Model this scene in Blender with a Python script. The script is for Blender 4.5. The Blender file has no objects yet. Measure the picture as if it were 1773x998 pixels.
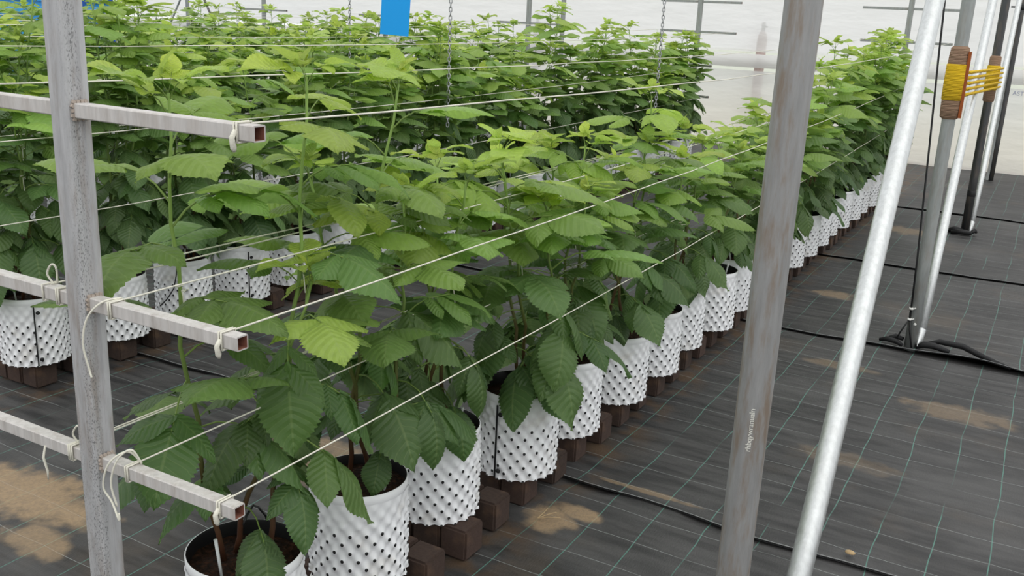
import bpy, bmesh, math, random
from mathutils import Vector, Matrix, noise

scene = bpy.context.scene
COL = scene.collection
R = random.Random(11)
PI = math.pi

# ------------------------------------------------------------------ camera
cam_data = bpy.data.cameras.new('camera')
cam = bpy.data.objects.new('camera', cam_data)
COL.objects.link(cam)
right, down, fwd = (Vector((.8688, .4931, .0456)), Vector((.1733, -.2168, -.9607)), Vector((-.4638, .8425, -.2738)))
fwd.normalize(); right = (right - fwd * right.dot(fwd)).normalized(); up = right.cross(fwd)
CAM = Vector((0, 0, 1.65))
M = Matrix((right, up, -fwd)).transposed().to_4x4(); M.translation = CAM
cam.matrix_world = M
cam_data.sensor_width = 36.0
cam_data.lens = 36.0 * 1650.0 / 1773.0
cam_data.clip_start = .02; cam_data.clip_end = 300
scene.camera = cam

# ------------------------------------------------------------------ sky and exposure
world = bpy.data.worlds.new('overcast_sky'); scene.world = world
world.use_nodes = True
bg = world.node_tree.nodes['Background']
bg.inputs[0].default_value = (.97, .985, 1.0, 1); bg.inputs[1].default_value = 1.2
sun = bpy.data.lights.new('sun', 'SUN'); sun.energy = .9; sun.angle = math.radians(70); sun.color = (1, .98, .94)
so = bpy.data.objects.new('sun', sun); COL.objects.link(so); so.rotation_euler = (math.radians(18), math.radians(22), 0); so.location = (0, 0, 20)
scene.view_settings.view_transform = 'Standard'
scene.view_settings.look = 'None'
scene.view_settings.gamma = 1.0
scene.view_settings.exposure = 0.0
scene.view_settings.use_curve_mapping = False

# ------------------------------------------------------------------ material helpers
def S(r, g, b):
    f = lambda c: (c / 255 / 12.92) if c / 255 <= .04045 else ((c / 255 + .055) / 1.055) ** 2.4
    return (f(r), f(g), f(b), 1)

class NT:
    def __init__(self, name):
        self.m = bpy.data.materials.new(name); self.m.use_nodes = True
        self.t = self.m.node_tree; self.n = self.t.nodes
        self.p = self.n['Principled BSDF']; self.out = self.n['Material Output']
    def new(self, typ, **kw):
        nd = self.n.new(typ)
        for k, v in kw.items(): setattr(nd, k, v)
        return nd
    def link(self, a, b): self.t.links.new(a, b)
    def val(self, sock, v):
        if isinstance(v, bpy.types.NodeSocket): self.link(v, sock)
        elif v is not None: sock.default_value = v
    def math(self, op, a, b=None, c=None, clamp=False):
        nd = self.new('ShaderNodeMath', operation=op, use_clamp=clamp)
        self.val(nd.inputs[0], a); self.val(nd.inputs[1], b)
        if c is not None: self.val(nd.inputs[2], c)
        return nd.outputs[0]
    def mix(self, f, a, b, blend='MIX'):
        nd = self.new('ShaderNodeMix', data_type='RGBA', blend_type=blend)
        self.val(nd.inputs[0], f); self.val(nd.inputs[6], a); self.val(nd.inputs[7], b)
        return nd.outputs[2]
    def noise(self, scale, detail=3, vec=None, rough=.5, dist=0):
        nd = self.new('ShaderNodeTexNoise'); nd.inputs['Scale'].default_value = scale
        nd.inputs['Detail'].default_value = detail; nd.inputs['Roughness'].default_value = rough
        nd.inputs['Distortion'].default_value = dist
        if vec is not None: self.link(vec, nd.inputs['Vector'])
        return nd.outputs['Fac']
    def ramp(self, fac, stops):
        nd = self.new('ShaderNodeValToRGB'); self.link(fac, nd.inputs[0])
        e = nd.color_ramp.elements
        while len(e) < len(stops): e.new(.5)
        for el, (p, c) in zip(e, stops):
            el.position = p; el.color = c if len(c) == 4 else (*c, 1)
        return nd.outputs[0]
    def sstep(self, x, a, b):
        nd = self.new('ShaderNodeMapRange', interpolation_type='SMOOTHSTEP')
        self.val(nd.inputs[0], x); nd.inputs[1].default_value = a; nd.inputs[2].default_value = b
        return nd.outputs[0]
    def coord(self, which='Object'): return self.new('ShaderNodeTexCoord').outputs[which]
    def mapping(self, vec, scale=(1, 1, 1), loc=(0, 0, 0)):
        nd = self.new('ShaderNodeMapping'); self.link(vec, nd.inputs[0])
        nd.inputs['Scale'].default_value = scale; nd.inputs['Location'].default_value = loc
        return nd.outputs[0]
    def bump(self, h, strength=.3, dist=.01):
        nd = self.new('ShaderNodeBump'); self.link(h, nd.inputs['Height'])
        nd.inputs['Strength'].default_value = strength; nd.inputs['Distance'].default_value = dist
        self.link(nd.outputs[0], self.p.inputs['Normal']); return nd.outputs[0]
    def set(self, color=None, rough=None, metal=None, spec=None):
        if color is not None: self.val(self.p.inputs['Base Color'], color)
        if rough is not None: self.val(self.p.inputs['Roughness'], rough)
        if metal is not None: self.val(self.p.inputs['Metallic'], metal)
        if spec is not None: self.val(self.p.inputs['Specular IOR Level'], spec)
        return self.m

MATS = {}
def simple(name, col, rough=.6, metal=0, spec=.4, var=.12, nscale=30, bump=0):
    n = NT(name)
    f = n.noise(nscale, 4, n.coord())
    c2 = tuple(min(1, x * (1 + var)) for x in col[:3]) + (1,); c1 = tuple(x * (1 - var) for x in col[:3]) + (1,)
    n.set(n.mix(f, c1, c2), rough, metal, spec)
    if bump: n.bump(f, bump, .004)
    MATS[name] = n.m
    return n.m

def m_leaf():
    n = NT('leaf')
    oi = n.new('ShaderNodeObjectInfo')
    uv = n.new('ShaderNodeSeparateXYZ'); n.link(n.coord('UV'), uv.inputs[0])
    x = n.math('ABSOLUTE', n.math('SUBTRACT', n.math('MULTIPLY', uv.outputs[0], 2), 1))
    v = uv.outputs[1]
    ph = n.math('FRACT', n.math('MULTIPLY', n.math('ADD', n.math('SUBTRACT', v, n.math('MULTIPLY', x, .19)), n.math('MULTIPLY', n.math('SUBTRACT', n.noise(16, 2, n.coord()), .5), .11)), 9.0))
    tri = n.math('ABSOLUTE', n.math('SUBTRACT', ph, .5))         # .5 on a side vein
    vein = n.sstep(tri, .43, .5)
    mid = n.sstep(x, .07, .015)
    vv = n.math('MAXIMUM', vein, mid)
    fine = n.noise(70, 3, n.coord())
    hue = n.new('ShaderNodeHueSaturation')
    n.link(oi.outputs['Color'], hue.inputs['Color'])
    n.link(n.math('ADD', n.math('MULTIPLY', oi.outputs['Random'], .40), .84), hue.inputs['Value'])
    n.link(n.math('ADD', n.math('MULTIPLY', n.math('FRACT', n.math('MULTIPLY', oi.outputs['Random'], 7.3)), .022), .492), hue.inputs['Hue'])
    c = n.mix(n.math('MULTIPLY', n.math('SUBTRACT', fine, .3), .5, clamp=True), hue.outputs[0], (.10, .16, .05, 1))
    c = n.mix(n.math('MULTIPLY', vv, .17), c, (.36, .44, .18, 1))
    geo = n.new('ShaderNodeNewGeometry')
    back = n.mix(.42, c, (.33, .42, .24, 1))
    c = n.mix(geo.outputs['Backfacing'], c, back)
    n.set(c, .46, 0, .4)
    h = n.math('ADD', n.math('MULTIPLY', tri, -1.1), n.math('MULTIPLY', fine, .35))
    bp = n.bump(h, .6, .005)
    tr = n.new('ShaderNodeBsdfTranslucent')
    tc = n.mix(.55, c, (.50, .60, .08, 1)); n.link(n.mix(1, tc, c, 'MULTIPLY') if False else tc, tr.inputs[0])
    hs = n.new('ShaderNodeHueSaturation'); n.link(c, hs.inputs['Color']); hs.inputs['Saturation'].default_value = 1.25; hs.inputs['Value'].default_value = 1.9; hs.inputs['Hue'].default_value = .495
    n.link(hs.outputs[0], tr.inputs[0]); n.link(bp, tr.inputs['Normal'])
    ms = n.new('ShaderNodeMixShader'); ms.inputs[0].default_value = .36
    n.link(n.p.outputs[0], ms.inputs[1]); n.link(tr.outputs[0], ms.inputs[2]); n.link(ms.outputs[0], n.out.inputs[0])
    return n.m

def m_cane():
    n = NT('cane')
    z = n.new('ShaderNodeSeparateXYZ'); co = n.coord(); n.link(co, z.inputs[0])
    f = n.math('ADD', z.outputs[2], n.math('MULTIPLY', n.math('SUBTRACT', n.noise(25, 3, co), .5), .25))
    c = n.ramp(f, [(.32, (.085, .035, .018)), (.5, (.10, .075, .025)), (.72, (.13, .19, .045)), (1.0, (.22, .34, .08))])
    n.set(c, .55, 0, .3); n.bump(n.noise(160, 2, co), .4, .002)
    return n.m

def m_pot():
    n = NT('pot_white')
    uv = n.new('ShaderNodeSeparateXYZ'); n.link(n.coord('UV'), uv.inputs[0])
    def d(off):
        a = n.math('SUBTRACT', n.math('FRACT', n.math('ADD', uv.outputs[0], off)), .5)
        b = n.math('SUBTRACT', n.math('FRACT', n.math('ADD', uv.outputs[1], off)), .5)
        return n.math('SQRT', n.math('ADD', n.math('MULTIPLY', a, a), n.math('MULTIPLY', b, b)))
    dm = n.math('MINIMUM', d(.5), d(0))
    hole = n.math('MULTIPLY', n.math('LESS_THAN', dm, .108), n.math('LESS_THAN', uv.outputs[1], 3.9))
    co = n.coord()
    dirt = n.noise(9, 5, co)
    c = n.mix(n.sstep(dirt, .55, .8), (.78, .79, .80, 1), (.60, .58, .54, 1))
    c = n.mix(hole, c, (.006, .006, .006, 1))
    n.set(c, .42, 0, .4)
    return n.m

def m_soil():
    n = NT('soil')
    co = n.coord()
    f = n.noise(55, 5, co, .7, .6)
    v = n.new('ShaderNodeTexVoronoi'); v.inputs['Scale'].default_value = 70; n.link(co, v.inputs[0])
    c = n.ramp(f, [(.3, (.006, .004, .003)), (.5, (.028, .013, .008)), (.66, (.085, .032, .016)), (.8, (.16, .075, .035))])
    n.set(c, .85, 0, .2); n.bump(n.math('ADD', f, v.outputs[0]), .9, .012)
    return n.m

def m_galv(name, base=(.52, .53, .54), rough=.45, stain=0, metal=.75, speck=0):
    n = NT(name); co = n.coord()
    lo = n.mapping(co, (1, 1, .12))
    f = n.noise(75, 6, lo, .7); g = n.noise(38, 6, n.mapping(co, (1, 1, .16)), .65)
    a = tuple(x * .58 for x in base) + (1,); b = tuple(min(1, x * 1.3) for x in base) + (1,)
    c = n.mix(f, a, b)
    if stain: c = n.mix(n.math('MULTIPLY', n.sstep(g, .45, .68), stain), c, (.24, .18, .13, 1))
    if speck:
        sp = n.noise(420, 2, n.mapping(co, (1, 1, .5)))
        band = n.noise(30, 2, n.mapping(co, (1, 1, .02)))
        c = n.mix(n.math('MULTIPLY', n.math('MULTIPLY', n.sstep(sp, .52, .66), n.sstep(band, .42, .6)), speck), c, (.13, .13, .13, 1))
    n.set(c, n.math('ADD', n.math('MULTIPLY', f, .25), rough - .1), metal, .5)
    n.bump(f, .12, .002)
    return n.m

def m_mat():
    n = NT('weed_mat')
    geo = n.new('ShaderNodeNewGeometry'); co = geo.outputs['Position']
    wob = n.new('ShaderNodeTexNoise'); wob.inputs['Scale'].default_value = 2.2; wob.inputs['Detail'].default_value = 2; n.link(co, wob.inputs[0])
    ws = n.new('ShaderNodeSeparateXYZ'); n.link(wob.outputs['Color'], ws.inputs[0])
    p = n.new('ShaderNodeSeparateXYZ'); n.link(co, p.inputs[0])
    X = n.math('ADD', p.outputs[0], n.math('MULTIPLY', n.math('SUBTRACT', ws.outputs[0], .5), .032))
    Y = n.math('ADD', p.outputs[1], n.math('MULTIPLY', n.math('SUBTRACT', ws.outputs[1], .5), .05))
    def line(u, per, off, w):
        f = n.math('FRACT', n.math('ADD', n.math('DIVIDE', u, per), off))
        return n.math('LESS_THAN', n.math('ABSOLUTE', n.math('SUBTRACT', f, .5)), w / per / 2)
    lg = line(X, .172, .11, .0036); lw = line(Y, .176, .3, .0019)
    fade = n.noise(2.3, 4, co)
    weave = n.noise(240, 2, n.mapping(co, (1, .25, 1)))
    streak = n.noise(9, 5, n.mapping(co, (.35, 2.2, 1)), .6)
    big = n.noise(1.1, 5, co, .6)
    base = n.mix(n.sstep(streak, .3, .7), (.018, .0175, .018, 1), (.066, .064, .063, 1))
    base = n.mix(n.math('MULTIPLY', n.sstep(n.noise(.8, 5, n.mapping(co, (1, 1.5, 1), (7, 3, 0)), .65), .45, .68), .4), base, (.125, .122, .12, 1))
    base = n.mix(n.math('MULTIPLY', weave, .35), base, (.025, .025, .025, 1))
    dirt = n.sstep(big, .54, .72)
    base = n.mix(n.math('MULTIPLY', dirt, .42), base, (.115, .085, .058, 1))
    # brown soil washed out along the pot rows
    rowd = n.math('ABSOLUTE', n.math('SUBTRACT', n.math('PINGPONG', n.math('ADD', p.outputs[0], 1.47 + 2.26 * 8), 1.13), .12))
    rd = n.math('MULTIPLY', n.sstep(rowd, .16, .0), n.sstep(n.noise(7, 4, co), .42, .62))
    base = n.mix(n.math('MULTIPLY', rd, .7), base, (.10, .06, .032, 1))
    base = n.mix(n.math('MULTIPLY', lg, n.sstep(fade, .3, .52)), base, (.085, .19, .155, 1))
    base = n.mix(n.math('MULTIPLY', lw, n.sstep(fade, .25, .55)), base, (.27, .29, .28, 1))
    # dry sand left where puddles stood
    sand = None
    edge = n.noise(11, 4, co)
    for (sx, sy, rx, ry, wt) in ((-1.27, 2.66, .10, .09, 1), (-1.20, 2.74, .09, .05, 1), (-2.82, 1.80, .32, .15, 1), (-2.55, 1.62, .16, .08, .8), (-2.2, 2.55, .25, .18, .7), (-.15, 4.55, .26, .12, .4), (-1.05, 3.02, .2, .02, .6), (-.5, 3.75, .2, .08, .25), (-1.05, 6.3, .15, .1, .6), (-.75, 4.9, .2, .06, .35), (-1.0, 8.9, .3, .2, .5)):
        dx = n.math('DIVIDE', n.math('SUBTRACT', p.outputs[0], sx), rx); dy = n.math('DIVIDE', n.math('SUBTRACT', p.outputs[1], sy), ry)
        r = n.math('SQRT', n.math('ADD', n.math('MULTIPLY', dx, dx), n.math('MULTIPLY', dy, dy)))
        s = n.sstep(n.math('ADD', r, n.math('MULTIPLY', n.math('SUBTRACT', edge, .5), 1.6)), 1.15, .55)
        if wt < 1: s = n.math('MULTIPLY', s, wt)
        sand = s if sand is None else n.math('MAXIMUM', sand, s)
    base = n.mix(n.math('MULTIPLY', sand, n.math('ADD', n.math('MULTIPLY', n.noise(90, 3, co), .6), .35)), base, (.40, .28, .16, 1))
    n.set(base, n.math('ADD', n.math('MULTIPLY', streak, .25), .45), 0, .35)
    n.bump(n.math('ADD', weave, n.math('MULTIPLY', streak, 1.2)), .25, .006)
    return n.m

def m_film():
    n = NT('white_film'); co = n.coord()
    f = n.noise(1.3, 4, n.mapping(co, (1, 1, .8)), .6)
    z = n.new('ShaderNodeSeparateXYZ'); n.link(co, z.inputs[0])
    low = n.sstep(z.outputs[2], 1.12, .2)
    c = n.mix(f, (.80, .79, .775, 1), (.86, .855, .84, 1))
    c = n.mix(low, c, (.88, .83, .75, 1))
    n.set(c, .4, 0, .3)
    b = n.bump(n.noise(2.2, 4, n.mapping(co, (1, 1, 3.2))), .5, .06)
    tr = n.new('ShaderNodeBsdfTranslucent'); n.link(c, tr.inputs[0])
    ms = n.new('ShaderNodeMixShader'); ms.inputs[0].default_value = .5
    n.link(n.p.outputs[0], ms.inputs[1]); n.link(tr.outputs[0], ms.inputs[2])
    tp = n.new('ShaderNodeBsdfTransparent')
    m2 = n.new('ShaderNodeMixShader'); m2.inputs[0].default_value = .17
    n.link(ms.outputs[0], m2.inputs[1]); n.link(tp.outputs[0], m2.inputs[2]); n.link(m2.outputs[0], n.out.inputs[0])
    return n.m

def m_wrap(name, c1, c2, per=.0045):
    n = NT(name); co = n.coord()
    z = n.new('ShaderNodeSeparateXYZ'); n.link(co, z.inputs[0])
    s = n.math('ABSOLUTE', n.math('SUBTRACT', n.math('FRACT', n.math('ADD', n.math('DIVIDE', z.outputs[2], per), n.math('MULTIPLY', n.noise(12, 2, co), 2))), .5))
    n.set(n.mix(n.math('MULTIPLY', s, 2), c1, c2), .85, 0, .2); n.bump(s, 1.0, .006)
    return n.m

def m_brick():
    n = NT('paving_block'); co = n.coord(); oi = n.new('ShaderNodeObjectInfo')
    f = n.noise(90, 5, co, .65); g = n.noise(14, 3, co)
    c = n.mix(f, (.022, .016, .013, 1), (.075, .052, .042, 1))
    c = n.mix(n.math('MULTIPLY', n.sstep(g, .5, .75), .55), c, (.15, .088, .05, 1))
    c = n.mix(n.math('MULTIPLY', oi.outputs['Random'], .4), c, (.085, .05, .04, 1))
    n.set(c, .85, 0, .25); n.bump(f, .5, .003)
    return n.m

LEAF = m_leaf(); CANE = m_cane(); POT = m_pot(); SOIL = m_soil(); BRICK = m_brick()
MATM = m_mat(); FILM = m_film()
GALV = m_galv('galvanised_pipe', (.33, .33, .325), .55, .85, .4)
GALVP = m_galv('galvanised_bright', (.62, .64, .635), .42, .06, .78)
GALVD = m_galv('galvanised_dull', (.34, .36, .35), .55, .3, .3)
GALVT = m_galv('trellis_zinc', (.50, .50, .505), .55, .5, .3, .85)
GALVA = m_galv('trellis_arm_zinc', (.60, .575, .55), .6, .3, .2)
DARKP = m_galv('dark_pipe', (.075, .078, .08), .4, .3, .55)  # dark metal tone for the two far poles and a thin brace
POTIN = simple('pot_black_inside', (.012, .012, .013, 1), .35)
TWINE = simple('twine', (.72, .70, .60, 1), .8, 0, .2, .15, 300, .3)
RUST = simple('rusty_weld', (.40, .34, .29, 1), .8, 0, .3, .4, 60, .5)
PRIMER = simple('tube_inside', (.24, .10, .07, 1), .8, 0, .2, .3, 60)
BLACKTUBE = simple('black_tube', (.014, .014, .015, 1), .4)
GREYPL = simple('grey_plastic', (.55, .57, .57, 1), .45)
WHITEPL = simple('white_clip', (.80, .80, .76, 1), .5)
BLUE = simple('blue_card', (.008, .34, .82, 1), .45, 0, .3, .04, 4)
BLUET = simple('blue_tank', (.02, .33, .72, 1), .45, 0, .4, .12, 5)
BLUED = simple('blue_dark', (.01, .09, .42, 1), .45, 0, .4, .1, 5)
JUTE = m_wrap('jute_wrap', (.20, .12, .075, 1), (.42, .28, .19, 1), .007)
YELLOW = m_wrap('yellow_wrap', (.62, .37, .012, 1), (.80, .55, .03, 1), .007)
STICK = simple('orange_stick', (.30, .075, .015, 1), .6, 0, .3, .3, 40)
CHAINM = m_galv('chain_zinc', (.42, .43, .44), .4, .1, .7)
PINK = simple('gas_cylinder_pink', (.60, .47, .44, 1), .5)
GREYC = simple('gas_cylinder_grey', (.30, .30, .31, 1), .5)
BLACKM = simple('black_fabric_edge', (.012, .012, .013, 1), .55, 0, .3, .3, 60, .4)
HEM = simple('mat_hem', (.30, .31, .31, 1), .7, 0, .2, .5, 120)
GRASS = simple('grass_outside', (.50, .52, .44, 1), .9, 0, .1, .2, 3)
EARTH = simple('earth', (.05, .042, .035, 1), .95, 0, .1, .4, 2)
INK = simple('ink', (.28, .30, .42, 1), .7)
STAMP = simple('stamp_white', (.70, .69, .62, 1), .7)
PETIOLE = simple('petiole_green', (.17, .25, .06, 1), .5, 0, .3, .25, 40)
STRAW = simple('dry_straw', (.42, .30, .16, 1), .85)

def text_mesh(name, body, size, mat):
    cu = bpy.data.curves.new(name, 'FONT'); cu.body = body; cu.size = size; cu.extrude = .0002; cu.align_x = 'CENTER'
    t = bpy.data.objects.new(name, cu); COL.objects.link(t)
    bpy.context.view_layer.update()
    me = bpy.data.meshes.new_from_object(t.evaluated_get(bpy.context.evaluated_depsgraph_get()))
    bpy.data.objects.remove(t); bpy.data.curves.remove(cu)
    me.materials.clear(); me.materials.append(mat)
    return me
STAMP_ME = text_mesh('stamped_lettering', 'rhbqywranualn', .015, STAMP)
PRINT_ME = text_mesh('film_print', 'AST FACT', .075, INK)

# ------------------------------------------------------------------ mesh helpers
class MB:
    def __init__(self): self.v = []; self.f = []; self.mi = []; self.uv = None; self.sm = []
    def add(self, vs, fs, mi=0, smooth=True):
        o = len(self.v); self.v += [tuple(p) for p in vs]
        self.f += [tuple(i + o for i in q) for q in fs]; self.mi += [mi] * len(fs); self.sm += [smooth] * len(fs)
    def box(self, c, s, rot=None, mi=0):
        vs = []
        for z in (-.5, .5):
            for y in (-.5, .5):
                for x in (-.5, .5):
                    p = Vector((x * s[0], y * s[1], z * s[2]))
                    if rot: p = rot @ p
                    vs.append(p + Vector(c))
        self.add(vs, [(0, 2, 3, 1), (4, 5, 7, 6), (0, 1, 5, 4), (2, 6, 7, 3), (0, 4, 6, 2), (1, 3, 7, 5)], mi, False)
    def tube(self, pts, rad, sides=6, cap=True, mi=0, phase=0):
        pts = [Vector(p) for p in pts]; n = len(pts)
        rr = rad if isinstance(rad, (list, tuple)) else [rad] * n
        vs = []; ref = None
        for i, p in enumerate(pts):
            t = (pts[min(i + 1, n - 1)] - pts[max(i - 1, 0)])
            if t.length < 1e-9: t = Vector((0, 0, 1))
            t.normalize()
            if ref is None:
                ref = t.orthogonal().normalized()
                a0 = Vector((0, 0, 1)) if abs(t.z) < .9 else Vector((0, 1, 0))
                ref = (a0 - t * a0.dot(t)).normalized()
            else:
                ref = ref - t * ref.dot(t)
                ref = ref.normalized() if ref.length > 1e-6 else t.orthogonal().normalized()
            b = t.cross(ref)
            for k in range(sides):
                a = 2 * PI * k / sides + phase
                vs.append(p + (ref * math.cos(a) + b * math.sin(a)) * rr[i])
        fs = []
        for i in range(n - 1):
            for k in range(sides):
                k2 = (k + 1) % sides
                fs.append((i * sides + k, i * sides + k2, (i + 1) * sides + k2, (i + 1) * sides + k))
        self.add(vs, fs, mi, sides > 4)
        if cap:
            o = len(self.v) - len(vs)
            self.f.append(tuple(o + k for k in reversed(range(sides)))); self.mi.append(mi); self.sm.append(False)
            self.f.append(tuple(o + (n - 1) * sides + k for k in range(sides))); self.mi.append(mi); self.sm.append(False)
    def lathe(self, prof, sides=24, mi=0, c=(0, 0, 0)):
        vs = [(c[0] + r * math.cos(2 * PI * k / sides), c[1] + r * math.sin(2 * PI * k / sides), c[2] + z) for r, z in prof for k in range(sides)]
        fs = [(i * sides + k, i * sides + (k + 1) % sides, (i + 1) * sides + (k + 1) % sides, (i + 1) * sides + k) for i in range(len(prof) - 1) for k in range(sides)]
        self.add(vs, fs, mi)
    def mesh(self, name, mats):
        me = bpy.data.meshes.new(name)
        me.from_pydata(self.v, [], self.f)
        for m in (mats if isinstance(mats, (list, tuple)) else [mats]): me.materials.append(m)
        me.polygons.foreach_set('material_index', self.mi)
        me.polygons.foreach_set('use_smooth', self.sm)
        me.update()
        return me

def ob(name, data, parent=None, loc=None, rot=None):
    o = bpy.data.objects.new(name, data); COL.objects.link(o)
    if parent is not None: o.parent = parent
    if loc is not None: o.location = loc
    if rot is not None: o.rotation_euler = rot
    return o
def tag(o, label=None, cat=None, group=None, kind=None):
    if label: o['label'] = label
    if cat: o['category'] = cat
    if group: o['group'] = group
    if kind: o['kind'] = kind
    return o
def empty(name, loc, rz=0):
    o = bpy.data.objects.new(name, None); COL.objects.link(o); o.location = loc; o.rotation_euler = (0, 0, rz)
    o.empty_display_size = .05
    return o

ORD = ['first', 'second', 'third', 'fourth', 'fifth', 'sixth', 'seventh', 'eighth', 'ninth', 'tenth', 'eleventh', 'twelfth', 'thirteenth', 'fourteenth', 'fifteenth', 'sixteenth', 'seventeenth', 'eighteenth', 'nineteenth', 'twentieth', 'twenty-first', 'twenty-second', 'twenty-third', 'twenty-fourth']

# ------------------------------------------------------------------ ground: strips of woven mat lapped over each other
def nz(x, y, s): return noise.noise(Vector((x * s, y * s, 3.7)))
def ground_h(x, y):
    h = .006 * nz(x, y, 2.1) + .003 * nz(x + 9, y, 6.0)
    # mat bunched round the second aisle pole
    return h - .006
SEAMS = [-3.0, 2.94, 5.34, 7.45, 10.15, 13.95]
def seam_y(x, k):
    if k == 0: return SEAMS[0]
    return SEAMS[k] + .045 * nz(x, k * 5.1, .9) + .02 * nz(x, k * 3.3, 3)
xs = [-24 + .25 * i for i in range(int((24 - 7) / .25))] + [-7 + .07 * i for i in range(int(10 / .07) + 1)]
def floor_strip(k):
    mb = MB(); nx = len(xs)
    ny = int((SEAMS[k + 1] - SEAMS[k]) / .07) + 2
    for j in range(ny + 1):
        for x in xs:
            y0 = seam_y(x, k); y1 = seam_y(x, k + 1) + .07
            t = j / ny
            y = y0 + (y1 - y0) * t
            lift = 0
            if k > 0:
                d = y - y0
                amp = .006 + .006 * nz(x, k, 1.7) + (.03 * math.exp(-((x + .15) / .25) ** 2) if k == 2 else 0)
                lift = amp * math.exp(-d / .11)
            if k < 4 and y > y1 - .07: lift -= .01
            mb.v.append((x, y, ground_h(x, y) + lift))
    for j in range(ny):
        for i in range(nx - 1):
            a = j * nx + i
            mb.f.append((a, a + 1, a + nx + 1, a + nx)); mb.mi.append(0); mb.sm.append(True)
    o = ob('floor', mb.mesh('floor', MATM)); tag(o, 'black woven ground cover strip with pale and green grid lines', kind='structure')
    if k > 0:
        pts = [(x, seam_y(x, k) - .002, ground_h(x, seam_y(x, k)) + .006 + .006 * nz(x, k, 1.7) + (.03 * math.exp(-((x + .15) / .25) ** 2) if k == 2 else 0) - .003) for x in xs if x > -7]
        h = MB(); h.tube(pts, .0012, 5); ob('hem', h.mesh('hem', BLACKM), o)
        h = MB(); h.tube([(p[0], p[1] + .007, p[2] + .0032) for p in pts], .0011, 4); ob('hem_stitching', h.mesh('hem_stitching', HEM), o)
    return o
for k in range(5): floor_strip(k)
mb = MB(); mb.add([(-40, -12, -.05), (12, -12, -.05), (12, 14.2, -.05), (-40, 14.2, -.05)], [(0, 1, 2, 3)])
tag(ob('floor_earth', mb.mesh('floor_earth', EARTH)), 'bare earth beneath the ground cover', kind='structure')
mb = MB(); mb.add([(-60, 14.2, -.05), (40, 14.2, -.05), (40, 80, -.05), (-60, 80, -.05)], [(0, 1, 2, 3)])
tag(ob('floor_outside_grass', mb.mesh('floor_outside_grass', GRASS)), 'grass outside beyond the plastic wall', kind='structure')

# ------------------------------------------------------------------ back wall of plastic film
def film_sheet(name, zs, yf, label, x0=-30, x1=5):
    mb = MB(); cols = int((x1 - x0) / .2)
    for i in range(cols + 1):
        x = x0 + (x1 - x0) * i / cols
        for z in zs:
            y, dz = yf(x, z); mb.v.append((x, y, z + dz))
    n = len(zs)
    for i in range(cols):
        for j in range(n - 1):
            mb.f.append((i * n + j, (i + 1) * n + j, (i + 1) * n + j + 1, i * n + j + 1)); mb.mi.append(0); mb.sm.append(True)
    return tag(ob(name, mb.mesh(name, FILM)), label, kind='structure')
film_sheet('wall_back_upper', [1.335 + .15 * i for i in range(25)], lambda x, z: (13.93 + .025 * nz(x, z, .8), (.02 * nz(x, 2, .5) if z < 1.34 else 0)), 'upper sheet of white plastic film above the roll-up gap')
def apron(x, z):
    wr = .03 * nz(x * .5, z * 4, 1.3) + .015 * nz(x, z * 9, 1.0)
    foot = .10 * max(0, .25 - z) / .25
    return 13.88 + wr - foot, (.05 * nz(x, 0, .9) if z < .02 else 0)
film_sheet('wall_back_apron', [-.02 + .06 * i for i in range(19)], apron, 'lower apron of creased cream plastic film standing on the ground')
# the rolled-up film tube between the two sheets
mb = MB(); mb.tube([(-30 + .5 * i, 13.90 + .01 * nz(i, 0, .7), 1.20 + .012 * nz(i, 4, .4)) for i in range(71)], .095, 18)
tag(ob('trim_film_roll', mb.mesh('trim_film_roll', FILM)), 'rolled-up plastic film running along the wall', kind='structure')

# ------------------------------------------------------------------ things behind the film
def gas_cylinder(x, y, h, r, mat, label):
    e = empty('gas_cylinder', (x, y, -.05)); tag(e, label, 'cylinder')
    mb = MB(); mb.lathe([(0, 0), (r, .01), (r, h * .86), (r * .92, h * .89), (r * .6, h * .92), (r * .38, h * .93)], 20); ob('body', mb.mesh('body', mat), e)
    mb = MB(); mb.lathe([(r * .38, h * .92), (r * .4, h * .95), (r * .42, h), (0, h)], 14); ob('valve', mb.mesh('valve', GREYC), e)
    mb = MB(); mb.tube([(0, 0, h * .965), (r * .8, 0, h * .965)], r * .16, 8); ob('valve_outlet', mb.mesh('valve_outlet', GREYC), e)
gas_cylinder(-3.84, 14.06, 1.79, .07, PINK, 'pinkish gas cylinder seen dimly through the plastic film')
gas_cylinder(-7.5, 14.06, 1.78, .06, GREYC, 'grey gas cylinder seen dimly through the film, left one')

# blue water tank far left
e = empty('water_tank', (-14.7, 10.3, 0)); tag(e, 'ribbed blue plastic water tank behind the rows at far left', 'tank')
mb = MB(); mb.box((0, 0, .95), (2.8, .6, 1.9)); ob('body', mb.mesh('body', BLUET), e)
for i in range(9):
    mb = MB(); mb.box((0, -.315, .2 + .2 * i), (2.74, .05, .10)); ob('rib', mb.mesh('rib', BLUET), e)
for i in range(9):
    mb = MB(); mb.box((1.41, 0, .2 + .2 * i), (.05, .55, .10)); ob('rib', mb.mesh('rib', BLUED), e)
mb = MB(); mb.box((1.40, -.3, .95), (.1, .1, 1.92)); ob('corner_post', mb.mesh('corner_post', BLUED), e)

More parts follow.
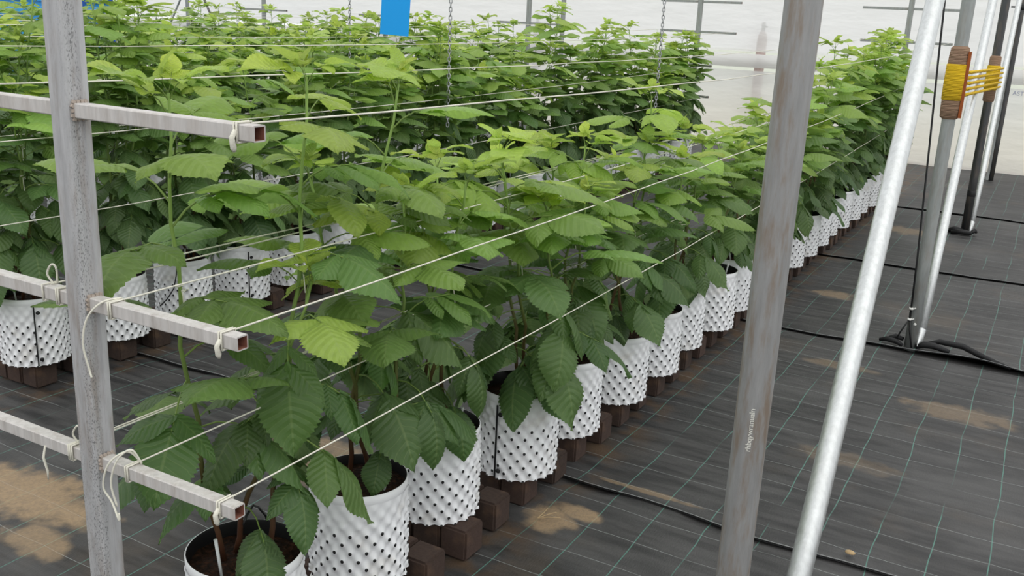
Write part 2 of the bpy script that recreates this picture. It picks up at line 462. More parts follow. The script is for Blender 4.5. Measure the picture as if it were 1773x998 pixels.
# ------------------------------------------------------------------ pots
POT_H = .30; RAD = .138
def make_pot_mesh(spp, spr):
    n = 20; rings = 11.5; cols = n * spp; rows = int(rings * spr)
    mb = MB(); band = .026; hz = POT_H - band; m = PI / .026
    for j in range(rows + 1):
        z = hz * j / rows
        for i in range(cols + 1):
            th = 2 * PI * i / cols
            c = math.cos(n * th) * math.cos(m * z)
            d = (.0105 * abs(c) ** 1.3) if c > 0 else -.0055 * abs(c) ** 1.1
            r = RAD + d * (1 - .75 * max(0, (z - .17) / (hz - .17)))
            mb.v.append((r * math.cos(th), r * math.sin(th), z))
    w = cols + 1
    for j in range(rows):
        for i in range(cols):
            a = j * w + i; mb.f.append((a, a + 1, a + w + 1, a + w)); mb.mi.append(0); mb.sm.append(True)
    uvs = {}
    def uvof(vi):
        j, i = divmod(vi, w); return (i / cols * n, (hz * j / rows) * m / (2 * PI))
    nb = len(mb.v); nf = len(mb.f)
    mb.lathe([(RAD - .003, hz - .008), (RAD + .0005, hz + .004), (RAD + .001, POT_H), (RAD - .002, POT_H + .001)], 48, 0)
    mb.lathe([(RAD - .002, POT_H + .001), (RAD - .004, POT_H - .005), (RAD - .006, .2)], 48, 1)
    mb.lathe([(RAD - .006, .2), (0.001, .2)], 24, 1)
    mb.lathe([(0.001, .002), (RAD - .002, .002)], 24, 0)
    me = mb.mesh('pot', [POT, POTIN])
    uvl = me.uv_layers.new(name='UVMap').data
    li = 0
    for fi, f in enumerate(mb.f):
        for vi in f:
            uvl[li].uv = uvof(vi) if fi < nf else (.25, 20.25); li += 1
    return me
POT_HI = make_pot_mesh(8, 5); POT_MID = make_pot_mesh(4, 3)

def make_soil():
    mb = MB(); rings = 7; s = 24; mb.v.append((0, 0, .012))
    for i in range(1, rings + 1):
        r = (RAD - .006) * i / rings
        for k in range(s):
            a = 2 * PI * k / s
            mb.v.append((r * math.cos(a), r * math.sin(a), .012 * (1 - i / rings) + .012 * noise.noise(Vector((r * 30 * math.cos(a), r * 30 * math.sin(a), 1)))))
    for k in range(s):
        mb.f.append((0, 1 + k, 1 + (k + 1) % s)); mb.mi.append(0); mb.sm.append(True)
    for i in range(rings - 1):
        for k in range(s):
            a = 1 + i * s + k; b = 1 + i * s + (k + 1) % s
            mb.f.append((a, a + s, b + s, b)); mb.mi.append(0); mb.sm.append(True)
    return mb.mesh('soil', SOIL)
SOIL_ME = make_soil()

mb = MB(); mb.tube([(0, 0, -.05), (.004, 0, .10)], [.003, .0045], 6); STAKE_ME = mb.mesh('drip_stake', GREYPL)
mb = MB()
mb.tube([(0, 0, .10), (.01, .0, .118), (.05, .01, .125), (.085, .02, .10), (.125, .03, .055), (.156, .035, -.02), (.158, .02, -.09), (.153, -.02, -.15), (.149, -.06, -.19)], .0032, 6)
TUBE_ME = mb.mesh('drip_tube', BLACKTUBE)
mb = MB(); mb.box((0, 0, .14), (.003, .006, .27)); SEAM_ME = mb.mesh('seam', BLACKM)
mb = MB(); mb.lathe([(.0001, .006), (.006, .005), (.009, 0)], 10); SCREW_ME = mb.mesh('screw', BLACKM)

# ------------------------------------------------------------------ leaves
def wprof(v):
    # ovate blade with a drawn-out tip and a rounded base
    a = (v / .36) if v < .36 else 1
    f = math.sin(min(1, a) * PI / 2) ** .62 if v < .36 else math.cos((v - .36) / .64 * PI / 2) ** 1.12
    return f
def leaflet(mb, uvs, base, az, pitch, L, W, bend, fold, rows, cols, rnd, roll=0):
    """blade from base: az turns it in the leaf's plane, pitch lifts it, bend curls it down along its length"""
    d = Vector((math.sin(az), math.cos(az), 0))
    side0 = Vector((math.cos(az), -math.sin(az), 0))
    o = len(mb.v); p = Vector(base); ph = pitch
    teeth = rows
    wav = rnd.uniform(0, 6.28); wa = rnd.uniform(.02, .05)
    for j in range(rows + 1):
        v = j / rows
        t = d * math.cos(ph) + Vector((0, 0, 1)) * math.sin(ph)
        nrm = -d * math.sin(ph) + Vector((0, 0, 1)) * math.cos(ph)
        s = side0 * math.cos(roll) + nrm * math.sin(roll)
        nn = nrm * math.cos(roll) - side0 * math.sin(roll)
        w = W * .5 * wprof(v)
        tooth = 1.0 if j % 2 == 0 else .90
        for c in range(-cols, cols + 1):
            u = c / cols; au = abs(u)
            uw = u * w * (tooth if au == 1 else 1)
            back = -.09 * L * (au ** 2) * (1 - v) ** 2 + .22 * au * w * .5
            if au == 1 and j % 2 == 0: back += .012 * L
            hh = -fold * (au ** 1.4) * w + wa * L * math.sin(v * 7 + wav + u * 1.5) * au
            # quilting between the side veins
            hh += .010 * L * math.cos((v - .19 * au) * 9 * 2 * PI) * (1 if 0 < au < 1 else .4) * (1 if rows > 14 else 0)
            mb.v.append(tuple(p + s * uw + t * back + nn * hh)); uvs.append((u * .5 + .5, v))
        p = p + t * (L / rows)
        ph -= bend / rows
    n = 2 * cols + 1
    for j in range(rows):
        for c in range(n - 1):
            a = o + j * n + c
            mb.f.append((a, a + 1, a + n + 1, a + n)); mb.mi.append(0); mb.sm.append(True)

def make_leaf(kind, hi, seed):
    rnd = random.Random(seed); mb = MB(); uvs = []
    rows, cols = (32, 3) if hi else (14, 1)
    U = rnd.uniform
    if kind == 'low':      # petiole out, blades hang
        pet = [(0, 0, 0), (0, .04, .012), (0, .085, .008), (0, .12, -.012)]
        pitch, bend, fold = U(-.9, -.4), U(.4, .9), U(.15, .4)
    elif kind == 'mid':
        pet = [(0, 0, 0), (0, .03, .03), (0, .065, .05), (0, .10, .055)]
        pitch, bend, fold = U(-.15, .25), U(.5, 1.0), U(.15, .45)
    else:                  # young: steep petiole, blade nearly flat
        pet = [(0, 0, 0), (0, .015, .035), (0, .035, .065), (0, .06, .082)]
        pitch, bend, fold = U(.15, .55), U(.2, .7), U(-.35, .1)
    L = U(.15, .18); W = L * U(.72, .88)
    end = Vector(pet[-1])
    tv = (end - Vector(pet[-2])).normalized()
    stalk = end + tv * .03
    rad = [.0026, .0022, .0019, .0017]
    mb.tube(pet + [tuple(stalk)], rad + [.0014], 4 if not hi else 5, False, 1)
    uvs += [(.5, .5)] * (len(mb.v))
    leaflet(mb, uvs, stalk, U(-.1, .1), pitch, L, W, bend, fold, rows, cols, rnd)
    for s in (-1, 1):
        l2 = L * U(.68, .82)
        leaflet(mb, uvs, end + Vector((s * .003, 0, 0)), s * U(.95, 1.3), pitch * .8 + U(-.12, .12), l2, l2 * U(.58, .7), bend * .8, fold, rows - (4 if hi else 2), cols, rnd, roll=0)
    if kind != 'young' and seed % 3 == 0:
        base = Vector(pet[-2])
        for s in (-1, 1):
            l2 = L * U(.5, .62)
            leaflet(mb, uvs, base + Vector((s * .003, 0, 0)), s * U(1.3, 1.6), pitch * .8, l2, l2 * .58, bend * .8, fold, rows - (8 if hi else 4), cols, rnd)
    me = mb.mesh('leaf_' + kind, [LEAF, PETIOLE])
    uvl = me.uv_layers.new(name='UVMap').data
    li = 0
    for f in mb.f:
        for vi in f: uvl[li].uv = uvs[vi]; li += 1
    return me
LEAVES = {(k, hi): [make_leaf(k, hi, 100 * q + i + 1) for i in range(6)] for q, k in enumerate(('low', 'mid', 'young')) for hi in (True, False)}

def lerp3(a, b, t): return tuple(x + (y - x) * t for x, y in zip(a, b))
C_OLD, C_MID, C_NEW, C_TIP = (.050, .093, .040), (.108, .188, .056), (.255, .385, .082), (.41, .51, .10)
def leaf_col(t, z):
    if t < .55: c = lerp3(C_OLD, C_MID, t / .55)
    elif t < .85: c = lerp3(C_MID, C_NEW, (t - .55) / .3)
    else: c = lerp3(C_NEW, C_TIP, (t - .85) / .15)
    return (*c, 1)

def add_leaf(cane, pos, az, tilt, roll, scale, kind, hi, col, rnd):
    o = ob('leaf', rnd.choice(LEAVES[(kind, hi)]), cane, pos)
    o.rotation_euler = (Matrix.Rotation(az - PI / 2, 3, 'Z') @ Matrix.Rotation(tilt, 3, 'X') @ Matrix.Rotation(roll, 3, 'Y')).to_euler()
    o.scale = (scale, scale, scale)
    o.color = col

def make_cane(plant, base, tip, rnd, hi, dens=1.0, young=0.0, size=1.0):
    """base and tip in the plant's own frame"""
    b = Vector(base); t = Vector(tip); H = (t - b).length
    side = Vector((rnd.uniform(-1, 1), rnd.uniform(-1, 1), 0)) * .05 * H
    def P(s): return b.lerp(t, s) + side * math.sin(PI * s) + Vector((.006 * math.sin(s * 23), .006 * math.cos(s * 19), 0))
    N = 12
    mb = MB(); mb.tube([P(i / N) for i in range(N + 1)], [.0072 - .0042 * i / N for i in range(N + 1)], 6)
    cane = ob('cane', mb.mesh('cane', CANE), plant)
    if hi and H > .6:
        q = P(.62); mb = MB()
        mb.tube([q + Vector((.009 * math.cos(k * .7), .009 * math.sin(k * .7), .002 * k - .006)) for k in range(10)], .0016, 4)
        for dx, dz in ((.02, -.05), (.035, .012)):
            mb.tube([q + Vector((.008, -.006, 0)), q + Vector((.008 + dx * .5, -.012, dz * .2)), q + Vector((.008 + dx, -.018, dz))], .0014, 4)
        ob('twine_tie', mb.mesh('twine_tie', TWINE), cane)
    az = rnd.uniform(0, 6.28)
    s = .10 + rnd.uniform(0, .04) + (.08 if hi else 0)
    while s < .97:
        az += 2.4 + rnd.uniform(-.35, .35)
        age = min(1, s + young)
        if s < .5: kind = 'low'
        elif s < .93: kind = 'mid'
        else: kind = 'young'
        if s < .2: sc = .68
        elif s < .85: sc = rnd.uniform(.85, 1.15)
        else: sc = 1.0 - (s - .85) * 2.6
        add_leaf(cane, P(s), az, rnd.uniform(-.25, .2), rnd.uniform(-.3, .3), sc * size, kind, hi, leaf_col(min(1, age + rnd.uniform(-.06, .06)), 0), rnd)
        s += (.046 if s < .85 else .034) / max(.3, H) / dens * rnd.uniform(.8, 1.2)
    for k in range(4):
        az += 2.2
        if k < 2: add_leaf(cane, P(1), az, rnd.uniform(.5, 1.0), rnd.uniform(-.3, .3), rnd.uniform(.25, .38) * size, 'young', hi, leaf_col(1, 0), rnd)
        else: add_leaf(cane, P(.985), az, rnd.uniform(-.3, .2), rnd.uniform(-.3, .3), rnd.uniform(.5, .68) * size, 'young', hi, leaf_col(.97, 0), rnd)
    return cane

ROWX = [-1.47, -3.74, -5.98, -8.22, -10.46]
ROWN = ['aisle row', 'second row from aisle', 'third row from aisle', 'fourth row from aisle', 'fifth row from aisle']
# the cane tips one can make out in the nearest plants (place in the row, x, y, z), read off as real positions
TIPS = {0: [(-1.46, 1.66, 1.50), (-1.56, 1.36, 1.47), (-1.40, 1.60, 1.05)],
        1: [(-1.47, 2.02, 1.47), (-1.45, 2.02, 1.17), (-1.58, 1.80, 1.25)],
        2: [(-1.40, 2.25, 1.20), (-1.52, 2.20, 1.10), (-1.6, 2.4, 1.2)],
        3: [(-1.47, 2.55, 1.24), (-1.38, 2.72, 1.05), (-1.6, 2.8, 1.15)],
        4: [(-1.47, 3.18, 1.21), (-1.40, 3.05, 1.05), (-1.62, 3.2, 1.15)],
        5: [(-1.44, 3.70, 1.15), (-1.5, 3.5, 1.08)],
        6: [(-1.47, 3.80, 1.36), (-1.42, 4.1, 1.05)],
        7: [(-1.44, 4.45, 1.08), (-1.52, 4.4, 1.15)],
        8: [(-1.47, 4.80, 1.06), (-1.40, 5.0, 1.0)],
        9: [(-1.45, 5.70, 1.10), (-1.5, 5.2, 1.05)]}
POT_SPOTS = []
def plant(row, idx, x, y, hmax, hi, ncanes, dens):
    rnd = random.Random(row * 100 + idx + 7)
    zb = .102
    e = empty('potted_raspberry', (x, y, zb))
    tag(e, f'leafy raspberry plant in white dimpled pot, {ORD[idx]} from near end of {ROWN[row]}', 'potted plant', 'potted raspberry plants in rows')
    sc = rnd.uniform(.97, 1.03)
    p = ob('pot', POT_HI if hi else POT_MID, e, (0, 0, 0), (rnd.uniform(-.008, .008), rnd.uniform(-.008, .008), rnd.uniform(0, 6.28))); p.scale = (sc, sc, rnd.uniform(.97, 1.03))
    ob('soil', SOIL_ME, e, (0, 0, .262), (0, 0, rnd.uniform(0, 6.28)))
    if row < 2 and idx < 12:
        a = rnd.uniform(-1.6, .1)
        ob('drip_stake', STAKE_ME, e, (.08 * math.cos(a), .08 * math.sin(a), .262), (rnd.uniform(-.2, .2), rnd.uniform(-.2, .2), 0))
        if idx == 2 and row == 0: a = -1.35
        if idx == 2 or idx % 4 == 0 and row == 0:
            if idx != 2: a = 2.2
            ob('drip_tube', TUBE_ME, e, (0, 0, .262), (0, 0, a - .5))
    if idx % 3 == 0 and row < 2:
        a = -.55 if row == 1 else rnd.uniform(-2.4, 0)
        rr = RAD + .008
        ob('seam', SEAM_ME, e, (rr * math.cos(a), rr * math.sin(a), 0), (0, 0, a))
        for z in (.035, .245):
            ob('screw', SCREW_ME, e, ((rr + .004) * math.cos(a + .1), (rr + .004) * math.sin(a + .1), z), (0, PI / 2, a + .1))
    if row == 0 and idx in TIPS:
        tips = [Vector(t) - Vector((x, y, zb)) for t in TIPS[idx]]
    else:
        tips = []
        for c in range(ncanes):
            a = rnd.uniform(0, 6.28); rr = rnd.uniform(.04, .2)
            tips.append(Vector((rr * math.cos(a) * .8, rr * math.sin(a), (hmax if c == 0 else hmax * rnd.uniform(.72, .98)) - zb)))
    if row == 0 and idx < 3: dens *= .78
    for t in tips:
        a = rnd.uniform(0, 6.28)
        make_cane(e, (.05 * math.cos(a), .05 * math.sin(a), .255), t, rnd, hi, dens, size=rnd.uniform(.92, 1.15))
    POT_SPOTS.append((row, idx, x, y))

SP = .413
POTXY = {0: (-1.50, 1.465), 1: (-1.52, 1.925), 2: (-1.545, 2.355), 3: (-1.47, 2.765)}
for row, x0 in enumerate(ROWX):
    i = 0
    for k in range(23):
        y = 1.525 + SP * k + (0 if row == 0 else [0, .12, .3, .05, .2][row])
        if y < abs(x0) / 1.62 - .25: continue           # outside the picture
        if y > 10.75: continue
        rnd = random.Random(row * 77 + k)
        if row == 0: h = 1.15 if k < 11 else 1.25 + min(.30, (k - 11) * .05)
        else: h = 1.42 + .012 * y
        h += rnd.uniform(-.10, .10)
        if row == 1 and i < 2: h = 1.66
        if row == 1 and k == 14: h = 1.72
        hi = (row == 0 and k < 9) or (row == 1 and i < 3)
        nc = 4 if row > 0 else 3
        px, py = x0 + rnd.uniform(-.02, .02), y + rnd.uniform(-.015, .015)
        if row == 0 and k in POTXY: px, py = POTXY[k]
        plant(row, i, px, py, h, hi, nc, 1.0 if row < 3 else .85)
        i += 1

# ------------------------------------------------------------------ paving blocks the pots stand on
def brick_mesh(sx, sy, sz):
    bm = bmesh.new(); bmesh.ops.create_cube(bm, size=1)
    for v in bm.verts: v.co = (v.co.x * sx, v.co.y * sy, v.co.z * sz)
    bmesh.ops.bevel(bm, geom=list(bm.edges), offset=.007, segments=2, affect='EDGES')
    me = bpy.data.meshes.new('paving_block'); bm.to_mesh(me); bm.free(); me.materials.append(BRICK)
    return me
BR = brick_mesh(.098, .105, .104); BRL = brick_mesh(.2, .105, .104)
for (row, idx, x, y) in POT_SPOTS:
    rnd = random.Random(row * 500 + idx)
    for c, cy in enumerate((-.03, .178)):
        cn = ('front', 'rear')[c]
        jx = rnd.uniform(-.012, .012)
        if row == 0: x = ROWX[0]; y = 2.339 + .413 * (idx - 2)
        if row < 2 and idx < 15:
            for b, bx in enumerate((.045, -.056, -.157)):
                o = ob('paving_block', BR, None, (x + bx + jx, y + cy + rnd.uniform(-.004, .004), .0475), (0, 0, rnd.uniform(-.012, .012)))
                rl = 'aisle-row pot' if row == 0 else 'second-row pot'
                tag(o, f'dark paving block, {("right end","middle","left end")[b]} of {cn} course under the {ORD[idx]} {rl}', 'paving block', 'paving blocks under the pots')
        else:
            o = ob('paving_block', BRL, None, (x + jx, y + cy, .0475), (0, 0, rnd.uniform(-.04, .04)))
            tag(o, f'dark paving block, {cn} one under {ORD[idx]} pot of {ROWN[row]}', 'paving block', 'paving blocks under the pots')

# ------------------------------------------------------------------ trellis frames
def sq_tube(mb, a, b, s, wall=.0025, mi=0, mi_in=1):
    """hollow square tube from a to b along X or Z"""
    a = Vector(a); b = Vector(b); t = (b - a).normalized()
    u = Vector((0, 1, 0)); w = t.cross(u).normalized()
    def ring(p, h): return [p + u * h * i + w * h * j for i, j in ((-1, -1), (1, -1), (1, 1), (-1, 1))]
    h = s / 2; ch = h * .86
    def ring8(p): return [p + u * i + w * j for i, j in ((-ch, -h), (ch, -h), (h, -ch), (h, ch), (ch, h), (-ch, h), (-h, ch), (-h, -ch))]
    A, B = ring8(a), ring8(b)
    mb.add(A + B, [(k, (k + 1) % 8, 8 + (k + 1) % 8, 8 + k) for k in range(8)], mi, False)
    hi = h - wall
    for p, P8, d in ((a, A, 1), (b, B, -1)):
        q = ring(p, hi); deep = ring(p + t * d * min(.12, (b - a).length * .3), hi)
        o = len(mb.v); mb.add(P8 + q, [(0, 1, 9, 8), (1, 2, 9), (2, 3, 10, 9), (3, 4, 10), (4, 5, 11, 10), (5, 6, 11), (6, 7, 8, 11), (7, 0, 8)], mi, False)
        mb.add(q + deep, [(k, (k + 1) % 4, 4 + (k + 1) % 4, 4 + k) for k in range(4)] + [(4, 5, 6, 7)], mi_in, False)

def trellis(x, y, arms, h, label, detail, psize=.048, asize=.026):
    e = empty('trellis_frame', (x, y, 0)); tag(e, label, 'trellis', 'trellis frames at the row ends')
    mb = MB()
    if detail:
        # rolled post with a shallow groove down each face
        s = psize / 2; g = .004
        prof = []
        for (ax, ay, bx, by) in ((-1, -1, 1, -1), (1, -1, 1, 1), (1, 1, -1, 1), (-1, 1, -1, -1)):
            nx_, ny_ = (ax + bx) / 2, (ay + by) / 2
            for f, dep in ((.07, 0), (.30, 0), (.36, g), (.64, g), (.70, 0), (.93, 0)):
                px = ax + (bx - ax) * f; py = ay + (by - ay) * f
                prof.append((px * s - nx_ * dep, py * s - ny_ * dep))
        n = len(prof); zs = (0, h)
        vs = [(px, py, z) for z in zs for px, py in prof]
        mb.add(vs, [(k, (k + 1) % n, n + (k + 1) % n, n + k) for k in range(n)] + [tuple(range(n, 2 * n))], 0, False)
    else:
        sq_tube(mb, (0, 0, 0), (0, 0, h), psize, mi_in=0)
    ob('post', mb.mesh('post', [GALVT if detail else GALVD, PRIMER]), e)
    for (z, l, r) in arms:
        for s, ln in ((-1, l), (1, r)):
            mb = MB(); sq_tube(mb, (s * psize * .5, 0, z), (s * ln, 0, z), asize)
            ob('crossarm', mb.mesh('crossarm', [GALVA if detail else GALVD, PRIMER]), e)
            if detail:
                mb = MB(); rd = random.Random(int(z * 100) + s)
                for q in range(14):
                    a = q / 14 * 2 * PI; rr = asize * .62
                    c = Vector((s * (psize * .5 + .002), max(-.015, min(.015, rr * math.cos(a) * 1.2)), z + max(-.015, min(.015, rr * math.sin(a) * 1.2))))
                    mb.box(c, (.005, .006, .006), Matrix.Rotation(rd.uniform(0, 3), 3, 'X'))
                ob('weld', mb.mesh('weld', RUST), e)
    return e
YN, YF = 1.10, 11.0
NEAR = [(1.458, .42, .447), (1.105, .42, .396), (.783, .42, .375)]
trellis(-1.51, YN, NEAR, 2.1, 'zinc-coated trellis post with three crossarms in the left foreground', True)
for r in (1, 2):
    trellis(ROWX[r] - .03, YN, NEAR, 2.1, f'zinc-coated trellis post at the near end of the {("", "second", "third")[r]} row', False)
FAR = [(1.915, .48, .48), (1.58, .46, .45), (1.2, .22, .2), (.85, .22, .2)]
for r, x in enumerate(ROWX):
    trellis(x - .02, YF, FAR, 2.5, f'slim grey trellis frame at the far end of the {ROWN[r]}', False, .05, .026)

# ------------------------------------------------------------------ twine
def twine(row, lvl, s):
    rnd = random.Random(row * 10 + lvl * 3 + s)
    xo = -.03 if row else -.04
    xn = ROWX[row] + xo + s * (NEAR[lvl][1 if s < 0 else 2] - .035) * 1.0
    if s < 0 and row == 0: xn = ROWX[0] + xo - .06 - lvl * .0 if lvl else ROWX[0] + xo - .385
    zn = NEAR[lvl][0] + .012; zf = FAR[lvl + 1][0] + .012
    xf = ROWX[row] - .02 + s * (.42 if lvl == 0 else .18)
    pts = []
    N = 24
    for i in range(N + 1):
        t = i / N
        pts.append((xn + (xf - xn) * t, YN + (YF - YN) * t, zn + (zf - zn) * t ** 1.8 - .025 * math.sin(PI * t) + (.004 * nz(i, row, .9) if 0 < i < N else 0)))
    e = MB(); e.tube(pts, .0018 if row == 0 else .0021, 5)
    o = ob('twine', e.mesh('twine', TWINE))
    side = 'aisle-side' if s > 0 else 'far-side'
    tag(o, f'{("top","middle","bottom")[lvl]} {side} white support twine strung along the {ROWN[row]}', 'twine', 'support twines strung along the rows')
    return o, (xn, YN, zn)
def loop_round_arm(o, x, z, w=.006, turns=2):
    for q in range(turns):
        h = .0155; xx = x + (q - .5) * w
        pts = [(xx, YN - h, z - h), (xx + .001, YN + h, z - h), (xx, YN + h, z + h), (xx - .001, YN - h, z + h), (xx, YN - h, z - h)]
        mb = MB(); mb.tube(pts, .0021, 5); ob('loop', mb.mesh('loop', TWINE), o)
def loose_end(o, pts, r=.0021):
    # smooth the given points
    P = [Vector(p) for p in pts]; out = []
    for i in range(len(P) - 1):
        p0, p1, p2, p3 = P[max(i - 1, 0)], P[i], P[i + 1], P[min(i + 2, len(P) - 1)]
        for k in range(6):
            t = k / 6
            out.append(.5 * ((2 * p1) + (p2 - p0) * t + (2 * p0 - 5 * p1 + 4 * p2 - p3) * t * t + (3 * p1 - p0 - 3 * p2 + p3) * t ** 3))
    out.append(P[-1])
    mb = MB(); mb.tube(out, r, 5); ob('loose_end', mb.mesh('loose_end', TWINE), o)
for row in range(5):
    for lvl in range(3):
        for s in (1, -1):
            o, (x, y, z) = twine(row, lvl, s)
            if row > 0: continue
            za = NEAR[lvl][0]
            loop_round_arm(o, x, za)
            if s > 0:
                mb = MB(); mb.tube([(x, YN - .016, za + .004), (x - .002, YN - .022, za - .008), (x - .003, YN - .018, za - .024), (x - .003, YN - .016, za - .03)], [.004, .005, .0055, .003], 6)
                ob('knot', mb.mesh('knot', TWINE), o)
# extra inner twines tied to the lower two crossarms close to the post, with loops hanging
for lvl in (1, 2):
    za = NEAR[lvl][0]; x = -1.51 + (.085 if lvl == 1 else .10)
    pts = [(x + (-1.52 - x) * (i / 20) , YN + (YF - YN) * i / 20, za + .014 + (FAR[lvl + 1][0] - za) * (i / 20) ** 1.8 - .03 * math.sin(PI * i / 20)) for i in range(21)]
    mb = MB(); mb.tube(pts, .0018, 5); o = ob('twine', mb.mesh('twine', TWINE))
    tag(o, f'{("","middle","bottom")[lvl]} inner white twine knotted beside the near post of the aisle row', 'twine', 'support twines strung along the rows')
    loop_round_arm(o, x, za, .006, 2)
    if lvl == 1:
        loose_end(o, [(x, YN + .012, za + .018), (x - .02, YN - .015, za + .012), (x - .045, YN - .03, za - .02), (x - .055, YN - .035, za - .07), (x - .05, YN - .03, za - .12), (x - .045, YN - .03, za - .135)])
    else:
        loose_end(o, [(x + .012, YN + .01, za + .017), (x, YN - .01, za + .045), (x - .03, YN - .03, za + .02), (x - .045, YN - .035, za - .03), (x - .03, YN - .03, za - .06), (x - .006, YN - .035, za - .09), (x - .005, YN - .035, za - .075)])
        loose_end(o, [(x + .012, YN + .01, za + .016), (x + .008, YN - .008, za + .05), (x - .012, YN - .025, za + .03), (x - .028, YN - .03, za - .02), (x - .022, YN - .025, za - .07)])
# small twists on the left arms
for lvl, (dx, up) in ((1, (-.10, 1)), (2, (-.065, 1))):
    za = NEAR[lvl][0]; x = -1.51 + dx
    pts = [(x + (-1.62 - x) * min(1, i / 10), YN + (YF - YN) * i / 20, za + .014 + (FAR[lvl + 1][0] - za) * (i / 20) ** 1.8 - .03 * math.sin(PI * i / 20)) for i in range(21)]
    mb = MB(); mb.tube(pts, .0018, 5); o = ob('twine', mb.mesh('twine', TWINE))
    tag(o, f'{("","middle","bottom")[lvl]} white twine knotted on the left crossarm beside the near post', 'twine', 'support twines strung along the rows')
    loop_round_arm(o, x, za, .006, 1)
    loose_end(o, [(x + .01, YN, za + .016), (x, YN - .005, za + .035), (x + .012, YN - .004, za + .055), (x + .02, YN, za + .05), (x + .015, YN + .004, za + .02)])
mb = MB(); mb.tube([(-1.655, YN - .013, .775), (-1.657, YN - .018, .75), (-1.652, YN - .015, .72), (-1.654, YN - .014, .70)], [.002, .0028, .0025, .0015], 5)
tag(ob('twine_offcut', mb.mesh('twine_offcut', TWINE)), 'short frayed twine end hanging from the bottom left crossarm', 'twine')

# ------------------------------------------------------------------ pipes along the aisle
def pipe(mb, a, b, r, sides=28, mi=0): mb.tube([Vector(a).lerp(Vector(b), i / 6) for i in range(7)], r, sides, True, mi)
def pole(name, x, y, h, r, mat, label, group='poles along the aisle'):
    e = empty(name, (x, y, 0)); tag(e, label, 'pole', group)
    mb = MB(); pipe(mb, (0, 0, -.03), (0, 0, h), r); ob('pipe', mb.mesh('pipe', mat), e)
    return e
def brace(a, b, r, label, flat=True, mat=None):
    e = empty('diagonal_brace', a); tag(e, label, 'brace', 'diagonal braces along the aisle')
    d = (Vector(b) - Vector(a)); t = d.normalized()
    mb = MB(); pipe(mb, t * .12, d, r); ob('pipe', mb.mesh('pipe', mat or GALVP), e)
    # flattened foot
    s = Vector((1, 0, 0)); s = (s - t * s.dot(t)).normalized(); n = t.cross(s)
    vs = []; N = 28
    for q in range(7):
        f = q / 6; p = t * .12 * f
        for k in range(N):
            an = 2 * PI * k / N
            vs.append(p + s * math.cos(an) * r * (.16 + .84 * f ** .6) + n * math.sin(an) * r * (1.3 - .3 * f))
    mb = MB(); mb.add(vs, [(q * N + k, q * N + (k + 1) % N, (q + 1) * N + (k + 1) % N, (q + 1) * N + k) for q in range(6) for k in range(N)]); ob('flattened_end', mb.mesh('flattened_end', mat or GALVP), e)
    return e
p1 = pole('aisle_pole', -.412, 1.745, 3.2, .033, GALV, 'thick stained galvanised pole nearest the camera in right foreground')
st = ob('stamped_lettering', STAMP_ME, p1)
ang = math.atan2(-1.745, .412) + .12
nrm = Vector((math.cos(ang), math.sin(ang), 0)); tang = Vector((0, 0, 1)); upv = nrm.cross(tang)
mw = Matrix((tang, upv, nrm)).transposed().to_4x4(); mw.translation = nrm * .0333 + Vector((0, 0, .905)); st.matrix_local = mw
brace((-.336, 1.82, .0), (-.415, 4.0, 2.43), .0285, 'bright round steel brace leaning beside the nearest pole')
p2 = pole('aisle_pole', -.474, 5.44, 3.2, .033, GALVD, 'grey pole wrapped with brown jute and yellow twine')
brace((-.436, 5.42, .0), (-.505, 8.0, 2.74), .027, 'bright steel brace rising from the foot of the wrapped pole')
p3 = pole('aisle_pole', -.515, 9.12, 3.2, .034, DARKP, 'dark pole with yellow twine, second behind the wrapped pole')
brace((-.475, 9.14, .0), (-.52, 11.9, 2.9), .026, 'bright steel brace rising from the foot of the dark pole')
p4 = pole('aisle_pole', -.555, 12.95, 3.2, .036, DARKP, 'farthest dark pole standing against the plastic wall')
for dx, mt in ((-.03, GALVD),):
    mb = MB(); mb.box((dx, -.012, 1.6), (.03, .05, 3.2)); ob('pale_left_face', mb.mesh('pale_left_face', mt), p4)  # paler left face of the pole, coloured grey beside its dark right
mb = MB(); mb.lathe([(.039, 1.99), (.046, 2.0), (.046, 2.05), (.039, 2.06)], 16); mb.box((-.05, -.02, 2.025), (.12, .02, .018)); ob('clamp', mb.mesh('clamp', BLACKTUBE), p4)
mb = MB(); mb.lathe([(.0345, .33), (.036, .335), (.036, .375), (.0345, .38)], 20); ob('tape_band', mb.mesh('tape_band', BLACKTUBE), p3)
# wrap on the second pole
mb = MB(); mb.lathe([(.033, 1.245), (.046, 1.255), (.049, 1.30), (.050, 1.45), (.048, 1.56), (.044, 1.60), (.033, 1.61)], 28); ob('jute_wrap', mb.mesh('jute_wrap', JUTE), p2)
mb = MB(); mb.lathe([(.048, 1.34), (.0525, 1.344), (.0535, 1.43), (.0525, 1.518), (.048, 1.522)], 28); ob('yellow_wrap', mb.mesh('yellow_wrap', YELLOW), p2)
mb = MB(); mb.box((.050, -.02, 1.42), (.014, .02, .33)); ob('stick', mb.mesh('stick', STICK), p2)
mb = MB(); mb.lathe([(.001, 0), (.008, .001), (.008, .004), (.001, .006)], 10); sc_ = ob('bolt', mb.mesh('bolt', WHITEPL), p2, (.008, -.033, .14), (PI / 2, 0, 0))
# wrap on the third pole
mb = MB(); mb.lathe([(.034, 1.14), (.045, 1.15), (.047, 1.33), (.045, 1.51), (.034, 1.52)], 24); ob('jute_wrap', mb.mesh('jute_wrap', JUTE), p3)
mb = MB(); mb.lathe([(.046, 1.24), (.052, 1.245), (.053, 1.34), (.052, 1.435), (.046, 1.44)], 24); ob('yellow_wrap', mb.mesh('yellow_wrap', YELLOW), p3)
